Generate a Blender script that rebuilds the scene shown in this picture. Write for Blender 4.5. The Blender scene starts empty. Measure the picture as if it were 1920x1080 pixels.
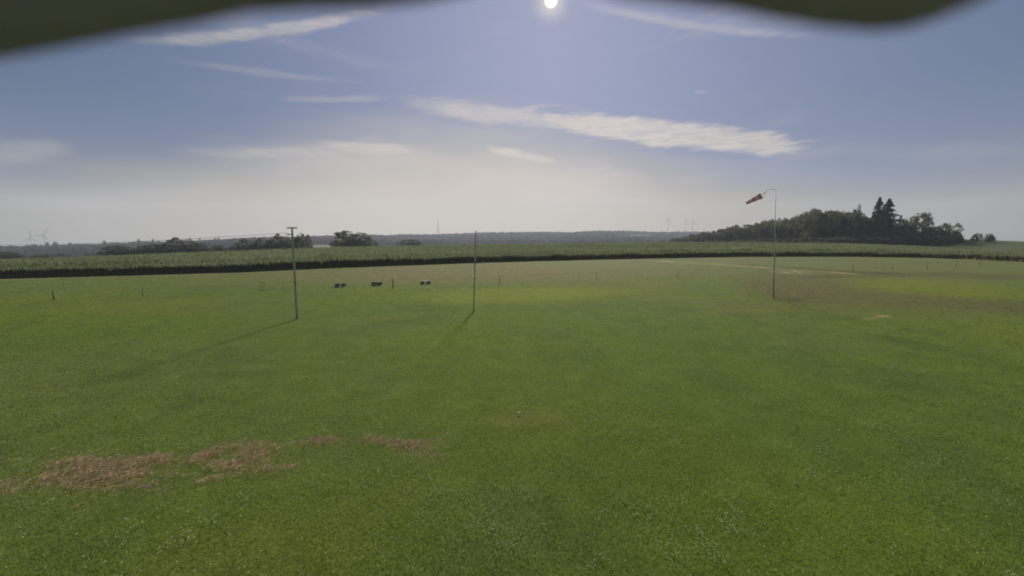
import bpy, bmesh, math, random
import numpy as np
from mathutils import Vector, Matrix

random.seed(7)
RNG = np.random.default_rng(7)
R = math.radians
SC = bpy.context.scene
COL = SC.collection

# ------------------------------------------------------------------ camera
H = 4.5                      # eye height above the meadow
FPX = 780.0                  # focal length in pixels of a 1920 wide frame
PITCH = math.atan(93 / FPX)  # tilt downwards
cam_data = bpy.data.cameras.new('camera')
cam_data.sensor_width = 36.0
cam_data.lens = FPX / 1920 * 36.0
cam_data.clip_start = 0.01
cam_data.clip_end = 30000
cam_data.dof.use_dof = True
cam_data.dof.focus_distance = 24.0
cam_data.dof.aperture_fstop = 2.2
cam = bpy.data.objects.new('camera', cam_data)
cam.location = (0, 0, H)
cam.rotation_euler = (math.pi / 2 - PITCH, 0, 0)
COL.objects.link(cam)
SC.camera = cam

CP, SP = math.cos(PITCH), math.sin(PITCH)


def ray(px, py):
    cx, cy = (px - 960) / FPX, (540 - py) / FPX
    return np.array([cx, CP + cy * SP, -SP + cy * CP])


def ground_pt(px, py, z=0.0):
    d = ray(px, py)
    t = (z - H) / d[2]
    return Vector((d[0] * t, d[1] * t, z))


def at_r(px, py, r):
    d = ray(px, py)
    t = r / math.hypot(d[0], d[1])
    return Vector((d[0] * t, d[1] * t, H + d[2] * t))


def project(x, y, z):
    zz = z - H
    dep = np.maximum(y * CP - zz * SP, 1e-3)
    up = y * SP + zz * CP
    return 960 + FPX * x / dep, 540 - FPX * up / dep


# sun direction from its place in the picture
_s = ray(1033, 1)
SUN_AZ = math.atan2(_s[0], _s[1])
SUN_EL = math.atan2(_s[2], math.hypot(_s[0], _s[1]))
SUN_DIR = Vector((math.cos(SUN_EL) * math.sin(SUN_AZ), math.cos(SUN_EL) * math.cos(SUN_AZ), math.sin(SUN_EL)))

# ------------------------------------------------------------------ world
world = bpy.data.worlds.new('World')
SC.world = world
world.use_nodes = True
wt = world.node_tree
wt.nodes.clear()


class NG:
    """tiny helper to write node maths"""
    def __init__(self, tree):
        self.t = tree

    def link(self, src, dst):
        if hasattr(src, 'is_output'):
            self.t.links.new(src, dst)
        else:
            dst.default_value = src

    def node(self, kind, **kw):
        n = self.t.nodes.new(kind)
        for k, v in kw.items():
            setattr(n, k, v)
        return n

    def m(self, op, a, b=None, c=None, clamp=False):
        n = self.node('ShaderNodeMath', operation=op, use_clamp=clamp)
        self.link(a, n.inputs[0])
        if b is not None:
            self.link(b, n.inputs[1])
        if c is not None:
            self.link(c, n.inputs[2])
        return n.outputs[0]

    def smooth(self, v, lo, hi, o0=0.0, o1=1.0):
        n = self.node('ShaderNodeMapRange', interpolation_type='SMOOTHSTEP')
        for i, q in enumerate((v, lo, hi, o0, o1)):
            self.link(q, n.inputs[i])
        return n.outputs[0]

    def mix(self, f, a, b, mode='MIX'):
        n = self.node('ShaderNodeMix', data_type='RGBA', blend_type=mode)
        n.clamp_factor = True
        self.link(f, n.inputs[0])
        self.link(a, n.inputs[6])
        self.link(b, n.inputs[7])
        return n.outputs[2]

    def noise(self, vec, scale, detail=3.0, rough=0.5, dist=0.0):
        n = self.node('ShaderNodeTexNoise')
        if vec is not None:
            self.t.links.new(vec, n.inputs['Vector'])
        n.inputs['Scale'].default_value = scale
        n.inputs['Detail'].default_value = detail
        n.inputs['Roughness'].default_value = rough
        n.inputs['Distortion'].default_value = dist
        return n.outputs[0]

    def vec(self, x, y, z=0.0):
        n = self.node('ShaderNodeCombineXYZ')
        for i, q in enumerate((x, y, z)):
            self.link(q, n.inputs[i])
        return n.outputs[0]


SKY_STRENGTH = 0.1
g = NG(wt)
tc = g.node('ShaderNodeTexCoord')
sep = g.node('ShaderNodeSeparateXYZ')
nrm = g.node('ShaderNodeVectorMath', operation='NORMALIZE')
wt.links.new(tc.outputs['Generated'], nrm.inputs[0])
wt.links.new(nrm.outputs[0], sep.inputs[0])
dx, dy, dz = sep.outputs[0], sep.outputs[1], sep.outputs[2]
az = g.m('ARCTAN2', dx, dy)
el = g.m('ARCSINE', dz)
dot = g.node('ShaderNodeVectorMath', operation='DOT_PRODUCT')
wt.links.new(nrm.outputs[0], dot.inputs[0])
dot.inputs[1].default_value = SUN_DIR
sang = g.m('ARCCOSINE', g.m('MINIMUM', dot.outputs['Value'], 0.9999999))

sky = g.node('ShaderNodeTexSky', sky_type='NISHITA')
sky.sun_disc = False
sky.sun_elevation = SUN_EL
sky.sun_rotation = SUN_AZ
sky.altitude = 300
sky.air_density = 1.0
sky.dust_density = 0.6
sky.ozone_density = 1.6

# values below are radiance / SKY_STRENGTH
def c(r_, g_, b_, k=1.0 / SKY_STRENGTH):
    return (r_ * k, g_ * k, b_ * k, 1.0)

# the Nishita sky drawn towards the milky blue of a hazy summer evening:
# brighter round the sun, deeper away from it
veil = g.smooth(sang, 0.0, 1.0, 1.0, 0.0)
blue = g.mix(veil, c(0.012, 0.046, 0.118), c(0.155, 0.178, 0.290))
base = g.mix(g.smooth(sang, 1.0, 1.9, 0.95, 0.15), sky.outputs[0], blue)
# pale cream layer over the horizon
uneven = g.noise(g.vec(g.m('MULTIPLY', az, 1.2), g.m('MULTIPLY', el, 9.0)), 2.0, 4.0, 0.55)
elw = g.m('ADD', el, g.m('MULTIPLY', g.m('SUBTRACT', uneven, 0.5), 0.10))
ctop = g.smooth(g.m('ABSOLUTE', g.m('ADD', az, 0.12)), 0.0, 0.85, 0.27, 0.11)
low = g.smooth(elw, g.m('MULTIPLY', ctop, 0.35), g.m('MULTIPLY', ctop, 1.25), 1.0, 0.0)
low = g.m('MULTIPLY', low, g.smooth(sang, 1.1, 1.9, 1.0, 0.25))
cream = g.mix(g.smooth(g.m('ABSOLUTE', g.m('ADD', az, 0.10)), 0.12, 1.04), c(0.395, 0.352, 0.275), c(0.030, 0.040, 0.004))
skyc = g.mix(g.m('MULTIPLY', low, 0.93), base, cream)

# streaks of high cloud, and bright hood-edge fringes painted into the sky: (x0, y0, x1, y1, half width px, strength, softness)
STREAKS = [
    (775, 192, 1060, 226, 13, 0.62, 1.0),
    (1010, 216, 1500, 274, 17, 0.95, 0.6),
    (1180, 242, 1470, 268, 13, 0.5, 0.9),
    (925, 280, 1035, 302, 7, 0.9, 0.9),
    (830, 335, 1200, 352, 30, 0.6, 1.2),
    (350, 286, 720, 284, 9, 0.6, 1.2),
    (590, 272, 800, 284, 8, 0.85, 1.0),
    (-40, 290, 125, 276, 17, 0.55, 1.3),
    (340, 114, 650, 152, 5, 0.22, 1.2),
    (535, 186, 720, 184, 5, 0.28, 1.2),
    (1640, 286, 1930, 282, 14, 0.16, 1.4),
    (270, 76, 700, 24, 9, 0.62, 1.1),  # bright fringe under the hood's left edge, painted in as a streak
    (420, 305, 830, 300, 20, 0.45, 1.4),
    (60, 380, 430, 352, 13, 0.4, 1.4),
    (900, 300, 1120, 340, 22, 0.40, 1.4),
    (1110, 10, 1500, 66, 7, 0.35, 1.2),  # pale light fringe under the hood's right lobe, painted likewise
    (400, 322, 640, 330, 5, 0.22, 1.2),
    (1300, 172, 1330, 172, 3, 0.25, 1.3),
    (1230, 300, 1560, 330, 16, 0.12, 1.4),
]
wob = g.noise(g.vec(g.m('MULTIPLY', az, 5.0), g.m('MULTIPLY', el, 26.0)), 1.6, 6.0, 0.62, 0.6)
wob2 = g.noise(g.vec(g.m('MULTIPLY', az, 14.0), g.m('MULTIPLY', el, 40.0), 3.3), 2.0, 5.0, 0.6, 0.3)
cloud = None
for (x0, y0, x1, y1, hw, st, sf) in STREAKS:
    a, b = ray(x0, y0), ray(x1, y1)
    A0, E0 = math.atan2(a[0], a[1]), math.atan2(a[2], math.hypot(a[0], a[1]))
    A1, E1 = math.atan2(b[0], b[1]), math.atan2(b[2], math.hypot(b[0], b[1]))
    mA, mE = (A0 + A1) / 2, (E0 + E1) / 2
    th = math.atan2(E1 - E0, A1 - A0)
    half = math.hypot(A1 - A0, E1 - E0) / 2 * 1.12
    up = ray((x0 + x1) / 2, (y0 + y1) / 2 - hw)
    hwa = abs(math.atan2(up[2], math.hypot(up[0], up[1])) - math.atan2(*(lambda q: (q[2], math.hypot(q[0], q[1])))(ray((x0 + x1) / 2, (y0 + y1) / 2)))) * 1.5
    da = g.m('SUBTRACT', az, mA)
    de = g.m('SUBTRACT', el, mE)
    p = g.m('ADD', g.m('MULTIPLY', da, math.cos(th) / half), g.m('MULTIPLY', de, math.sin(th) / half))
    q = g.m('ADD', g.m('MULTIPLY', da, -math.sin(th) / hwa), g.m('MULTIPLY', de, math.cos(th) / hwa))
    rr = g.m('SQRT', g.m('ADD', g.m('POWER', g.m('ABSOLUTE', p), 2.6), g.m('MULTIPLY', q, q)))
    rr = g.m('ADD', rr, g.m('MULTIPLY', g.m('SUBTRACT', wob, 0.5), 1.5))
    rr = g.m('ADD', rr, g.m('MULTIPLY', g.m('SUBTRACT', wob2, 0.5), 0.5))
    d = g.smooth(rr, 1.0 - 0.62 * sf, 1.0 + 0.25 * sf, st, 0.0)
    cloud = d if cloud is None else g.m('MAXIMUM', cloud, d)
fib = g.noise(g.vec(g.m('MULTIPLY', az, 16.0), g.m('MULTIPLY', el, 90.0), 1.7), 1.4, 5.0, 0.62, 0.9)
cloud = g.m('MULTIPLY', cloud, g.smooth(fib, 0.25, 0.75, 0.62, 1.12))
# thin cirrus everywhere else, very faint
cir = g.noise(g.vec(g.m('MULTIPLY', az, 2.0), g.m('MULTIPLY', el, 8.0), 7.0), 1.5, 6.0, 0.6, 0.8)
cloud = g.m('MAXIMUM', cloud, g.smooth(cir, 0.56, 0.86, 0.0, 0.30))
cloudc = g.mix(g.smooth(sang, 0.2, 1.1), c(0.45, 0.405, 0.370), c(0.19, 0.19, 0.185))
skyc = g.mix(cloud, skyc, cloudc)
# the sun itself with its aureole
halo = g.smooth(sang, 0.006, 0.065, 1.0, 0.0)
skyc = g.mix(g.m('MULTIPLY', g.m('POWER', halo, 3.0), 0.45), skyc, c(0.7, 0.62, 0.5))
disc = g.smooth(sang, 0.0, 0.015, 1.0, 0.0)
skyc = g.mix(disc, skyc, c(3.6, 3.1, 2.2))
# below the horizon the sky goes on as pale haze
bg = g.node('ShaderNodeBackground')
wt.links.new(skyc, bg.inputs[0])
bg.inputs[1].default_value = SKY_STRENGTH
out = g.node('ShaderNodeOutputWorld')
wt.links.new(bg.outputs[0], out.inputs[0])

# ------------------------------------------------------------------ sun
sd = bpy.data.lights.new('sun', 'SUN')
sd.energy = 4.75
sd.angle = R(5.0)
sd.color = (1.0, 0.90, 0.76)
sun = bpy.data.objects.new('sun', sd)
sun.rotation_euler = (-SUN_DIR).to_track_quat('-Z', 'Y').to_euler()
sun.location = (0, 0, 60)
COL.objects.link(sun)

# ------------------------------------------------------------------ render
SC.view_settings.view_transform = 'Standard'
SC.view_settings.look = 'None'
SC.view_settings.gamma = 1.0
SC.view_settings.exposure = 0.6
SC.view_settings.use_curve_mapping = False
SC.render.engine = 'CYCLES'
SC.cycles.use_denoising = True
SC.cycles.max_bounces = 5
SC.cycles.volume_bounces = 1
SC.cycles.transparent_max_bounces = 6
SC.render.filter_size = 1.7 if hasattr(SC.render, 'filter_size') else 1.5
SC.cycles.filter_width = 1.9


# ------------------------------------------------------------------ helpers
def tag(o, label=None, cat=None, group=None, kind=None):
    if label: o['label'] = label
    if cat: o['category'] = cat
    if group: o['group'] = group
    if kind: o['kind'] = kind
    return o


def empty(name, loc):
    o = bpy.data.objects.new(name, None)
    o.empty_display_size = 0.3
    o.location = loc
    COL.objects.link(o)
    return o


def link_mesh(name, me, mat, parent=None):
    o = bpy.data.objects.new(name, me)
    if mat and not me.materials:
        me.materials.append(mat)
    COL.objects.link(o)
    if parent is not None:
        o.parent = parent
    return o


def np_mesh(name, verts, faces, color=None, smooth=False):
    """verts (n,3), faces (m,k) with one k"""
    me = bpy.data.meshes.new(name)
    verts = np.asarray(verts, dtype=np.float32)
    faces = np.asarray(faces, dtype=np.int32)
    m, k = faces.shape
    me.vertices.add(len(verts))
    me.vertices.foreach_set('co', verts.ravel())
    me.loops.add(m * k)
    me.loops.foreach_set('vertex_index', faces.ravel())
    me.polygons.add(m)
    me.polygons.foreach_set('loop_start', np.arange(0, m * k, k, dtype=np.int32))
    me.polygons.foreach_set('loop_total', np.full(m, k, dtype=np.int32))
    if smooth:
        me.polygons.foreach_set('use_smooth', np.ones(m, dtype=bool))
    me.update()
    if color is not None:
        at = me.color_attributes.new('gcol', 'FLOAT_COLOR', 'POINT')
        cc = np.ones((len(verts), 4), dtype=np.float32)
        cc[:, :3] = color
        at.data.foreach_set('color', cc.ravel())
    return me


def bm_mesh(name, bm):
    me = bpy.data.meshes.new(name)
    bm.normal_update()
    bm.to_mesh(me)
    bm.free()
    return me


def tube(bm, pts, radii, seg=8, caps=True):
    pts = [Vector(p) for p in pts]
    if not hasattr(radii, '__len__'):
        radii = [radii] * len(pts)
    rings = []
    for i, p in enumerate(pts):
        a = pts[max(i - 1, 0)]
        b = pts[min(i + 1, len(pts) - 1)]
        t = (b - a).normalized()
        ref = Vector((0, 0, 1)) if abs(t.z) < 0.9 else Vector((1, 0, 0))
        u = t.cross(ref).normalized()
        v = t.cross(u).normalized()
        rings.append([bm.verts.new(p + (u * math.cos(k * 2 * math.pi / seg) + v * math.sin(k * 2 * math.pi / seg)) * radii[i]) for k in range(seg)])
    for i in range(len(rings) - 1):
        for k in range(seg):
            f = bm.faces.new((rings[i][k], rings[i][(k + 1) % seg], rings[i + 1][(k + 1) % seg], rings[i + 1][k]))
            f.smooth = True
    if caps:
        bm.faces.new(rings[0][::-1])
        bm.faces.new(rings[-1])


def box(bm, cx, cy, cz, sx, sy, sz, rot=0.0, bevel=0.0):
    mt = Matrix.Translation((cx, cy, cz)) @ Matrix.Rotation(rot, 4, 'Z') @ Matrix.Diagonal((sx, sy, sz, 1))
    r = bmesh.ops.create_cube(bm, size=1.0, matrix=mt)
    if bevel:
        es = set(e for v in r['verts'] for e in v.link_edges)
        bmesh.ops.bevel(bm, geom=list(es), offset=bevel, segments=1, affect='EDGES')


def vnoise(x, y, seed=0):
    """smooth value noise, numpy"""
    xi, yi = np.floor(x).astype(np.int64), np.floor(y).astype(np.int64)
    xf, yf = x - xi, y - yi
    u, v = xf * xf * (3 - 2 * xf), yf * yf * (3 - 2 * yf)

    def hsh(a, b):
        n = (a * 374761393 + b * 668265263 + seed * 1442695041) & 0x7fffffff
        n = ((n ^ (n >> 13)) * 1274126177) & 0x7fffffff
        n = n ^ (n >> 16)
        return (n & 0xffff) / 65535.0
    return (hsh(xi, yi) * (1 - u) + hsh(xi + 1, yi) * u) * (1 - v) + (hsh(xi, yi + 1) * (1 - u) + hsh(xi + 1, yi + 1) * u) * v


def fbm(x, y, seed=0, octv=4):
    s, a, t = 0.0, 0.5, 0.0
    for i in range(octv):
        s = s + a * vnoise(x * 2 ** i, y * 2 ** i, seed + i * 17)
        t += a
        a *= 0.5
    return s / t


def sstep(v, lo, hi):
    t = np.clip((v - lo) / (hi - lo), 0, 1)
    return t * t * (3 - 2 * t)


# ------------------------------------------------------------------ materials
def principled(name, color, rough=0.8, noise_amt=0.25, noise_scale=6.0, spec=0.3, bump=0.0, metallic=0.0):
    m = bpy.data.materials.new(name)
    m.use_nodes = True
    t = m.node_tree
    b = t.nodes['Principled BSDF']
    q = NG(t)
    co = q.node('ShaderNodeTexCoord')
    n = q.noise(co.outputs['Object'], noise_scale, 4.0, 0.6)
    lo = tuple(v * (1 - noise_amt) for v in color) + (1,)
    hi = tuple(min(1, v * (1 + noise_amt)) for v in color) + (1,)
    t.links.new(q.mix(n, lo, hi), b.inputs['Base Color'])
    b.inputs['Roughness'].default_value = rough
    b.inputs['Specular IOR Level'].default_value = spec
    b.inputs['Metallic'].default_value = metallic
    if bump:
        bp = q.node('ShaderNodeBump')
        bp.inputs['Strength'].default_value = bump
        bp.inputs['Distance'].default_value = 0.02
        t.links.new(n, bp.inputs['Height'])
        t.links.new(bp.outputs[0], b.inputs['Normal'])
    return m


def leafy(name, color=None, transl=0.35, var=0.35, scale=0.5, tcol=1.3, tb=0.55):
    """thin leaves: diffuse + light passing through"""
    m = bpy.data.materials.new(name)
    m.use_nodes = True
    t = m.node_tree
    t.nodes.clear()
    q = NG(t)
    if color is None:
        at = q.node('ShaderNodeAttribute', attribute_name='gcol')
        basec = at.outputs['Color']
    else:
        co = q.node('ShaderNodeNewGeometry')
        n = q.noise(co.outputs['Position'], scale, 3.0, 0.6)
        basec = q.mix(n, tuple(v * (1 - var) for v in color) + (1,), tuple(v * (1 + var) for v in color) + (1,))
    d = q.node('ShaderNodeBsdfDiffuse')
    tr = q.node('ShaderNodeBsdfTranslucent')
    t.links.new(basec, d.inputs[0])
    tint = q.mix(1.0, basec, (tcol * 1.0, tcol * 1.05, tcol * tb, 1), 'MULTIPLY')
    t.links.new(tint, tr.inputs[0])
    mx = q.node('ShaderNodeMixShader')
    mx.inputs[0].default_value = transl
    t.links.new(d.outputs[0], mx.inputs[1])
    t.links.new(tr.outputs[0], mx.inputs[2])
    o = q.node('ShaderNodeOutputMaterial')
    t.links.new(mx.outputs[0], o.inputs[0])
    return m


M_BARK = principled('bark', (0.09, 0.07, 0.055), 0.95, 0.4, 3.0, 0.1)
M_LEAF = leafy('broad_leaves', (0.092, 0.098, 0.088), 0.38, 0.4, 0.25)
M_LEAF2 = leafy('broad_leaves_olive', (0.090, 0.094, 0.074), 0.38, 0.4, 0.25)
M_NEEDLE = leafy('conifer_needles', (0.072, 0.080, 0.074), 0.3, 0.35, 0.3)
M_FOREST = leafy('forest_canopy', (0.036, 0.045, 0.045), 0.10, 0.35, 0.01)
M_BLADE = leafy('grass_blades', None, 0.5, tcol=1.7)
M_CROP = leafy('crop_stalks', None, 0.5, tcol=1.5, tb=1.0)
M_STRAW = leafy('dry_hay', None, 0.15, tcol=1.0)
M_PETAL = leafy('clover_petals', (0.54, 0.54, 0.38), 0.35, 0.12, 2.0)
M_WOOD = principled('weathered_wood', (0.27, 0.26, 0.15), 0.85, 0.35, 9.0, 0.2, 0.3)
M_DARKWOOD = principled('dark_wood', (0.10, 0.09, 0.065), 0.85, 0.35, 12.0, 0.2, 0.3)
M_PALEWOOD = principled('pale_board', (0.20, 0.18, 0.14), 0.8, 0.25, 9.0, 0.2, 0.2)
M_GREYMETAL = principled('galvanised_metal', (0.22, 0.23, 0.24), 0.45, 0.15, 12.0, 0.5, 0.0, 0.6)
M_POLEGREY = principled('painted_pole', (0.50, 0.51, 0.52), 0.5, 0.12, 8.0, 0.4)
M_RED = leafy('red_cloth', (0.44, 0.21, 0.25), 0.5, 0.12, 6.0, 1.0, 1.0)
M_WHITE = leafy('white_cloth', (0.50, 0.40, 0.43), 0.5, 0.08, 6.0, 1.0, 1.0)
M_ROPE = principled('dark_rope', (0.07, 0.065, 0.055), 0.9, 0.2, 20.0, 0.1)
M_PORC = principled('white_insulator', (0.70, 0.68, 0.62), 0.3, 0.05, 20.0, 0.5)
M_TURB = principled('turbine_paint', (0.34, 0.34, 0.345), 0.5, 0.05, 0.1, 0.3)
M_MAST = principled('mast_steel', (0.20, 0.20, 0.21), 0.6, 0.1, 0.1, 0.3)
M_HOOD = principled('weathered_plastic', (0.38, 0.33, 0.78), 0.7, 0.2, 30.0, 0.3)
M_STONE = principled('pale_stone', (0.50, 0.46, 0.34), 0.9, 0.25, 20.0, 0.2, 0.5)

# ------------------------------------------------------------------ terrain
XS = np.array([-300, 0, 200, 450, 620, 900, 1150, 1400, 1600, 1720, 1800, 1920, 2200], float)
Y_FRONT = np.array([534, 522, 517, 510, 502, 492, 485.5, 481, 481, 483, 485.5, 491, 500], float)
Y_CROP = np.array([493, 487, 479.5, 470, 463, 458, 455, 453.5, 456, 461, 466, 474, 484], float)
HCROP = np.array([1.4, 1.4, 1.5, 1.7, 1.8, 1.8, 1.8, 1.8, 1.7, 1.6, 1.5, 1.5, 1.5], float)
Y_R2 = np.array([500, 492, 485, 476, 470, 464, 461, 456, 456, 457.5, 448, 453.5, 462], float)
Y_R3 = np.array([496, 490, 484, 479, 476, 470, 468, 466, 462, 461, 455, 460, 466], float)
Y_R4 = np.array([492, 487, 480, 472, 464, 461, 459, 458, 458, 459, 458, 460, 462], float)
Y_R5 = np.array([469, 465.5, 461, 453, 449, 443, 439, 444, 447, 448, 450, 452, 455], float)


def slope_of(px, py):
    d = ray(px, py)
    return d[2] / np.hypot(d[0], d[1])


XT = np.arange(-300, 2201, 20.0)
_f = np.interp(XT, XS, Y_FRONT)
_sf = np.array([slope_of(x, y) for x, y in zip(XT, _f)])
R0 = -H / _sf
R1 = R0 + 95
R2 = R1 + 70
HC = np.interp(XT, XS, HCROP)
Z1 = H + np.array([slope_of(x, y) for x, y in zip(XT, np.interp(XT, XS, Y_CROP))]) * R1 - HC
Z2 = H + np.array([slope_of(x, y) for x, y in zip(XT, np.interp(XT, XS, Y_R2))]) * R2
_ker = np.ones(5) / 5
Z1 = np.convolve(np.pad(Z1, 2, 'edge'), _ker, 'valid')


def zat(rad, ys):
    return H + np.array([slope_of(x, y) for x, y in zip(XT, np.interp(XT, XS, ys))]) * rad


R5 = np.interp(XT, [500, 780], [1350, 2300])
R3, R4, R6 = 0.285 * R5, 0.55 * R5, R5 + 1200
R3 = np.maximum(R3, R2 + 90)
Z3, Z4, Z5 = zat(R3, Y_R3), zat(R4, Y_R4), zat(R5, Y_R5)
Z6 = Z5 - 45


def col_px(x, y):
    yy = np.maximum(y, 1e-3)
    return np.clip(960 + FPX * x / (yy * CP), -300, 2200)


def terrain_z(x, y):
    x = np.asarray(x, float)
    y = np.asarray(y, float)
    r = np.hypot(x, y)
    px = np.where(y > 1e-3, col_px(x, y), np.where(x < 0, -300, 2200))
    rs = [np.interp(px, XT, a) for a in (R0, R1, R2, R3, R4, R5, R6)]
    zs = [np.zeros_like(px)] + [np.interp(px, XT, a) for a in (Z1, Z2, Z3, Z4, Z5, Z6)]
    z = np.zeros_like(px)
    for i in range(6):
        t = np.clip((r - rs[i]) / (rs[i + 1] - rs[i]), 0, 1)
        if i >= 2:
            t = t * t * (3 - 2 * t)
        z = np.where(r > rs[i], zs[i] + (zs[i + 1] - zs[i]) * t, z)
    z = z + sstep(r, 500, 2200) * (fbm(x / 260, y / 260, 5, 3) - 0.5) * 7
    return z


def tz(x, y):
    return float(terrain_z(np.array([x]), np.array([y]))[0])


def soft_ellipse(px, py, cx, cy, rx, ry, soft=0.5, tilt=0.0):
    a, b = px - cx, py - cy - tilt * (px - cx)
    d = np.sqrt((a / rx) ** 2 + (b / ry) ** 2)
    return 1 - sstep(d, 1 - soft, 1 + soft)


def band(px, py, pts, hw, soft=0.6):
    xs = [p[0] for p in pts]
    yc = np.interp(px, xs, [p[1] for p in pts])
    w = np.interp(px, xs, [p[2] for p in pts]) * hw
    ends = sstep(px, xs[0] - 15, xs[0] + 25) * (1 - sstep(px, xs[-1] - 25, xs[-1] + 15))
    return (1 - sstep(np.abs(py - yc) / w, 1 - soft, 1 + soft)) * ends


GREEN = np.array([0.080, 0.122, 0.026])
GREEN2 = np.array([0.099, 0.121, 0.036])
LUSH = np.array([0.145, 0.170, 0.022])
DRY = np.array([0.132, 0.116, 0.058])
BROWN = np.array([0.096, 0.086, 0.042])
STRAWC = np.array([0.38, 0.31, 0.17])
DEEP = np.array([0.062, 0.090, 0.026])


def meadow_color(x, y):
    px, py = project(x, y, np.zeros_like(x))
    px = np.where(y > 1, px, -999)
    n1 = fbm(x / 7.0, y / 7.0, 1)
    n2 = fbm(x / 2.2 + 40, y / 2.2, 2)
    n3 = fbm(x / 0.55, y / 0.55, 3, 3)
    n4 = fbm(x / 22.0 + 9, y / 9.0, 4, 3)
    cmix = np.clip(0.45 + (n1 - 0.5) * 2.0 + (n4 - 0.5) * 1.2, 0, 1)[:, None]
    col = GREEN * (1 - cmix) + GREEN2 * cmix
    dk = (sstep(n2, 0.5, 0.78) * 0.45)[:, None]
    col = col * (1 - dk) + DEEP * dk
    lu = (sstep(fbm(x / 12.0 + 3, y / 12.0 + 70, 9), 0.5, 0.8) * 0.5)[:, None]
    col = col * (1 - lu) + LUSH * 0.8 * lu

    def lay(col, w, cc):
        w = np.clip(w, 0, 1)[:, None]
        return col * (1 - w) + cc * w
    wn = (n1 - 0.5) * 16 + (n2 - 0.5) * 5
    # older dry strip before the crop
    far = sstep(py, 560, 515) if False else (1 - sstep(py, 505, 560))
    col = lay(col, far * 0.42 * np.where(py > 447, 1, 0), np.array([0.112, 0.118, 0.052]))
    pyw = py + wn * 0.25
    col = lay(col, soft_ellipse(px, pyw, 900, 512, 330, 16, 0.6, -0.012) * 0.75, DRY)
    col = lay(col, soft_ellipse(px, pyw, 660, 522, 240, 10, 0.6) * 0.25, DRY)
    col = lay(col, soft_ellipse(px, pyw, 960, 553, 190, 14, 0.45, -0.02) * 0.65, LUSH)
    col = lay(col, soft_ellipse(px, pyw, 1090, 575, 190, 4, 0.7, -0.05) * 0.30, DEEP)
    col = lay(col, soft_ellipse(px, pyw, 1730, 543, 190, 17, 0.45, 0.03) * 0.75, LUSH * 0.85)
    col = lay(col, soft_ellipse(px, pyw, 1500, 537, 110, 26, 0.5, 0.06) * 0.78, BROWN)
    col = lay(col, band(px, pyw, [(1440, 548, 1.2), (1560, 556, 1.2), (1700, 562, 1.0), (1820, 570, .9), (1960, 580, .8)], 13) * 0.78, BROWN)
    col = lay(col, soft_ellipse(px, pyw, 1660, 580, 260, 9, 0.6, 0.03) * 0.35, DRY * 0.8)
    col = lay(col, band(px, pyw, [(1500, 520, .6), (1650, 516, .7), (1760, 515, 1.), (1920, 521, 1.)], 5) * 0.45, BROWN * 0.6)
    col = lay(col, band(px, py, [(1380, 495.5, 1), (1450, 500.5, 1), (1600, 510, 1.2), (1700, 514, 1.2)], 1.3) * 0.7, BROWN * 0.45)
    col = lay(col, band(px, py, [(1215, 489.5, 1), (1300, 492.5, 1.), (1400, 499, 1), (1480, 504, .8), (1610, 514, .8)], 1.2) * (0.10 + 0.45 * sstep(n2, 0.35, 0.7)), STRAWC)
    col = lay(col, soft_ellipse(px, pyw, 1488, 511, 34, 3.5, 0.7, 0.02) * sstep(n3, 0.35, 0.7) * 0.8, STRAWC * 0.75)
    col = lay(col, soft_ellipse(px, pyw, 1484, 562, 24, 3, 0.7, 0.05) * 0.7, DEEP * 0.6)  # shadow patch beside the windsock mast, painted into the grass colour
    col = lay(col, soft_ellipse(px, py, 1645, 595, 23, 2.6, 0.6, -0.10) * (0.2 + 0.6 * sstep(n3, 0.35, 0.7)), STRAWC * 0.8)
    col = lay(col, soft_ellipse(px, pyw, 1570, 597, 60, 4, 0.7) * 0.35, DEEP * 0.8)
    # trodden worn soil, thin grass
    col = lay(col, soft_ellipse(px, py + wn, 1020, 788, 130, 22, 0.7) * 0.35 * sstep(n3, 0.35, 0.65), DRY)
    hay = hay_mask(px, py, x, y)
    col = lay(col, hay * 0.62, np.array([0.20, 0.145, 0.070]))
    # pale line where the mown grass meets the crop
    r = np.hypot(x, y)
    r0 = np.interp(px, XT, R0)
    edge = np.exp(-((r - r0 + 1.2) / 1.0) ** 2) * np.where(y > 1, 1, 0)
    col = lay(col, edge * (0.25 + 0.6 * sstep(n1, 0.4, 0.65)), STRAWC * 0.8)
    col = col * (0.90 + 0.20 * n3)[:, None]
    return col


HAY = [(20, 914, 75, 12, -0.16, 0.55), (110, 900, 60, 10, -0.22, 0.8), (185, 889, 95, 22, 0.0, 1.0), (150, 872, 60, 9, -0.08, 0.9),
       (245, 905, 55, 9, 0.12, 0.9), (300, 866, 90, 8, -0.14, 0.9), (395, 858, 60, 10, -0.12, 1.0), (455, 850, 55, 13, -0.05, 1.0),
       (440, 876, 60, 7, 0.05, 0.85), (500, 882, 45, 6, -0.05, 0.7), (405, 896, 45, 6, -0.15, 0.8), (470, 862, 30, 16, 0.0, 0.8),
       (595, 829, 38, 6, -0.05, 0.8), (725, 828, 45, 7, -0.03, 0.9), (765, 838, 35, 9, 0.18, 1.0), (790, 830, 35, 5, -0.05, 0.7), (800, 858, 30, 4, 0.0, 0.4)]


def hay_mask(px, py, x, y):
    w = np.zeros_like(px)
    n = fbm(x / 0.40, y / 0.30, 21, 5)
    for cx, cy, rx, ry, t, st in HAY:
        w = np.maximum(w, soft_ellipse(px, py + (n - 0.5) * 20, cx, cy, rx * 1.05, ry * 1.12, 0.95, t) * st)
    return w * (0.25 + 0.75 * sstep(n, 0.36, 0.58))


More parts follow.
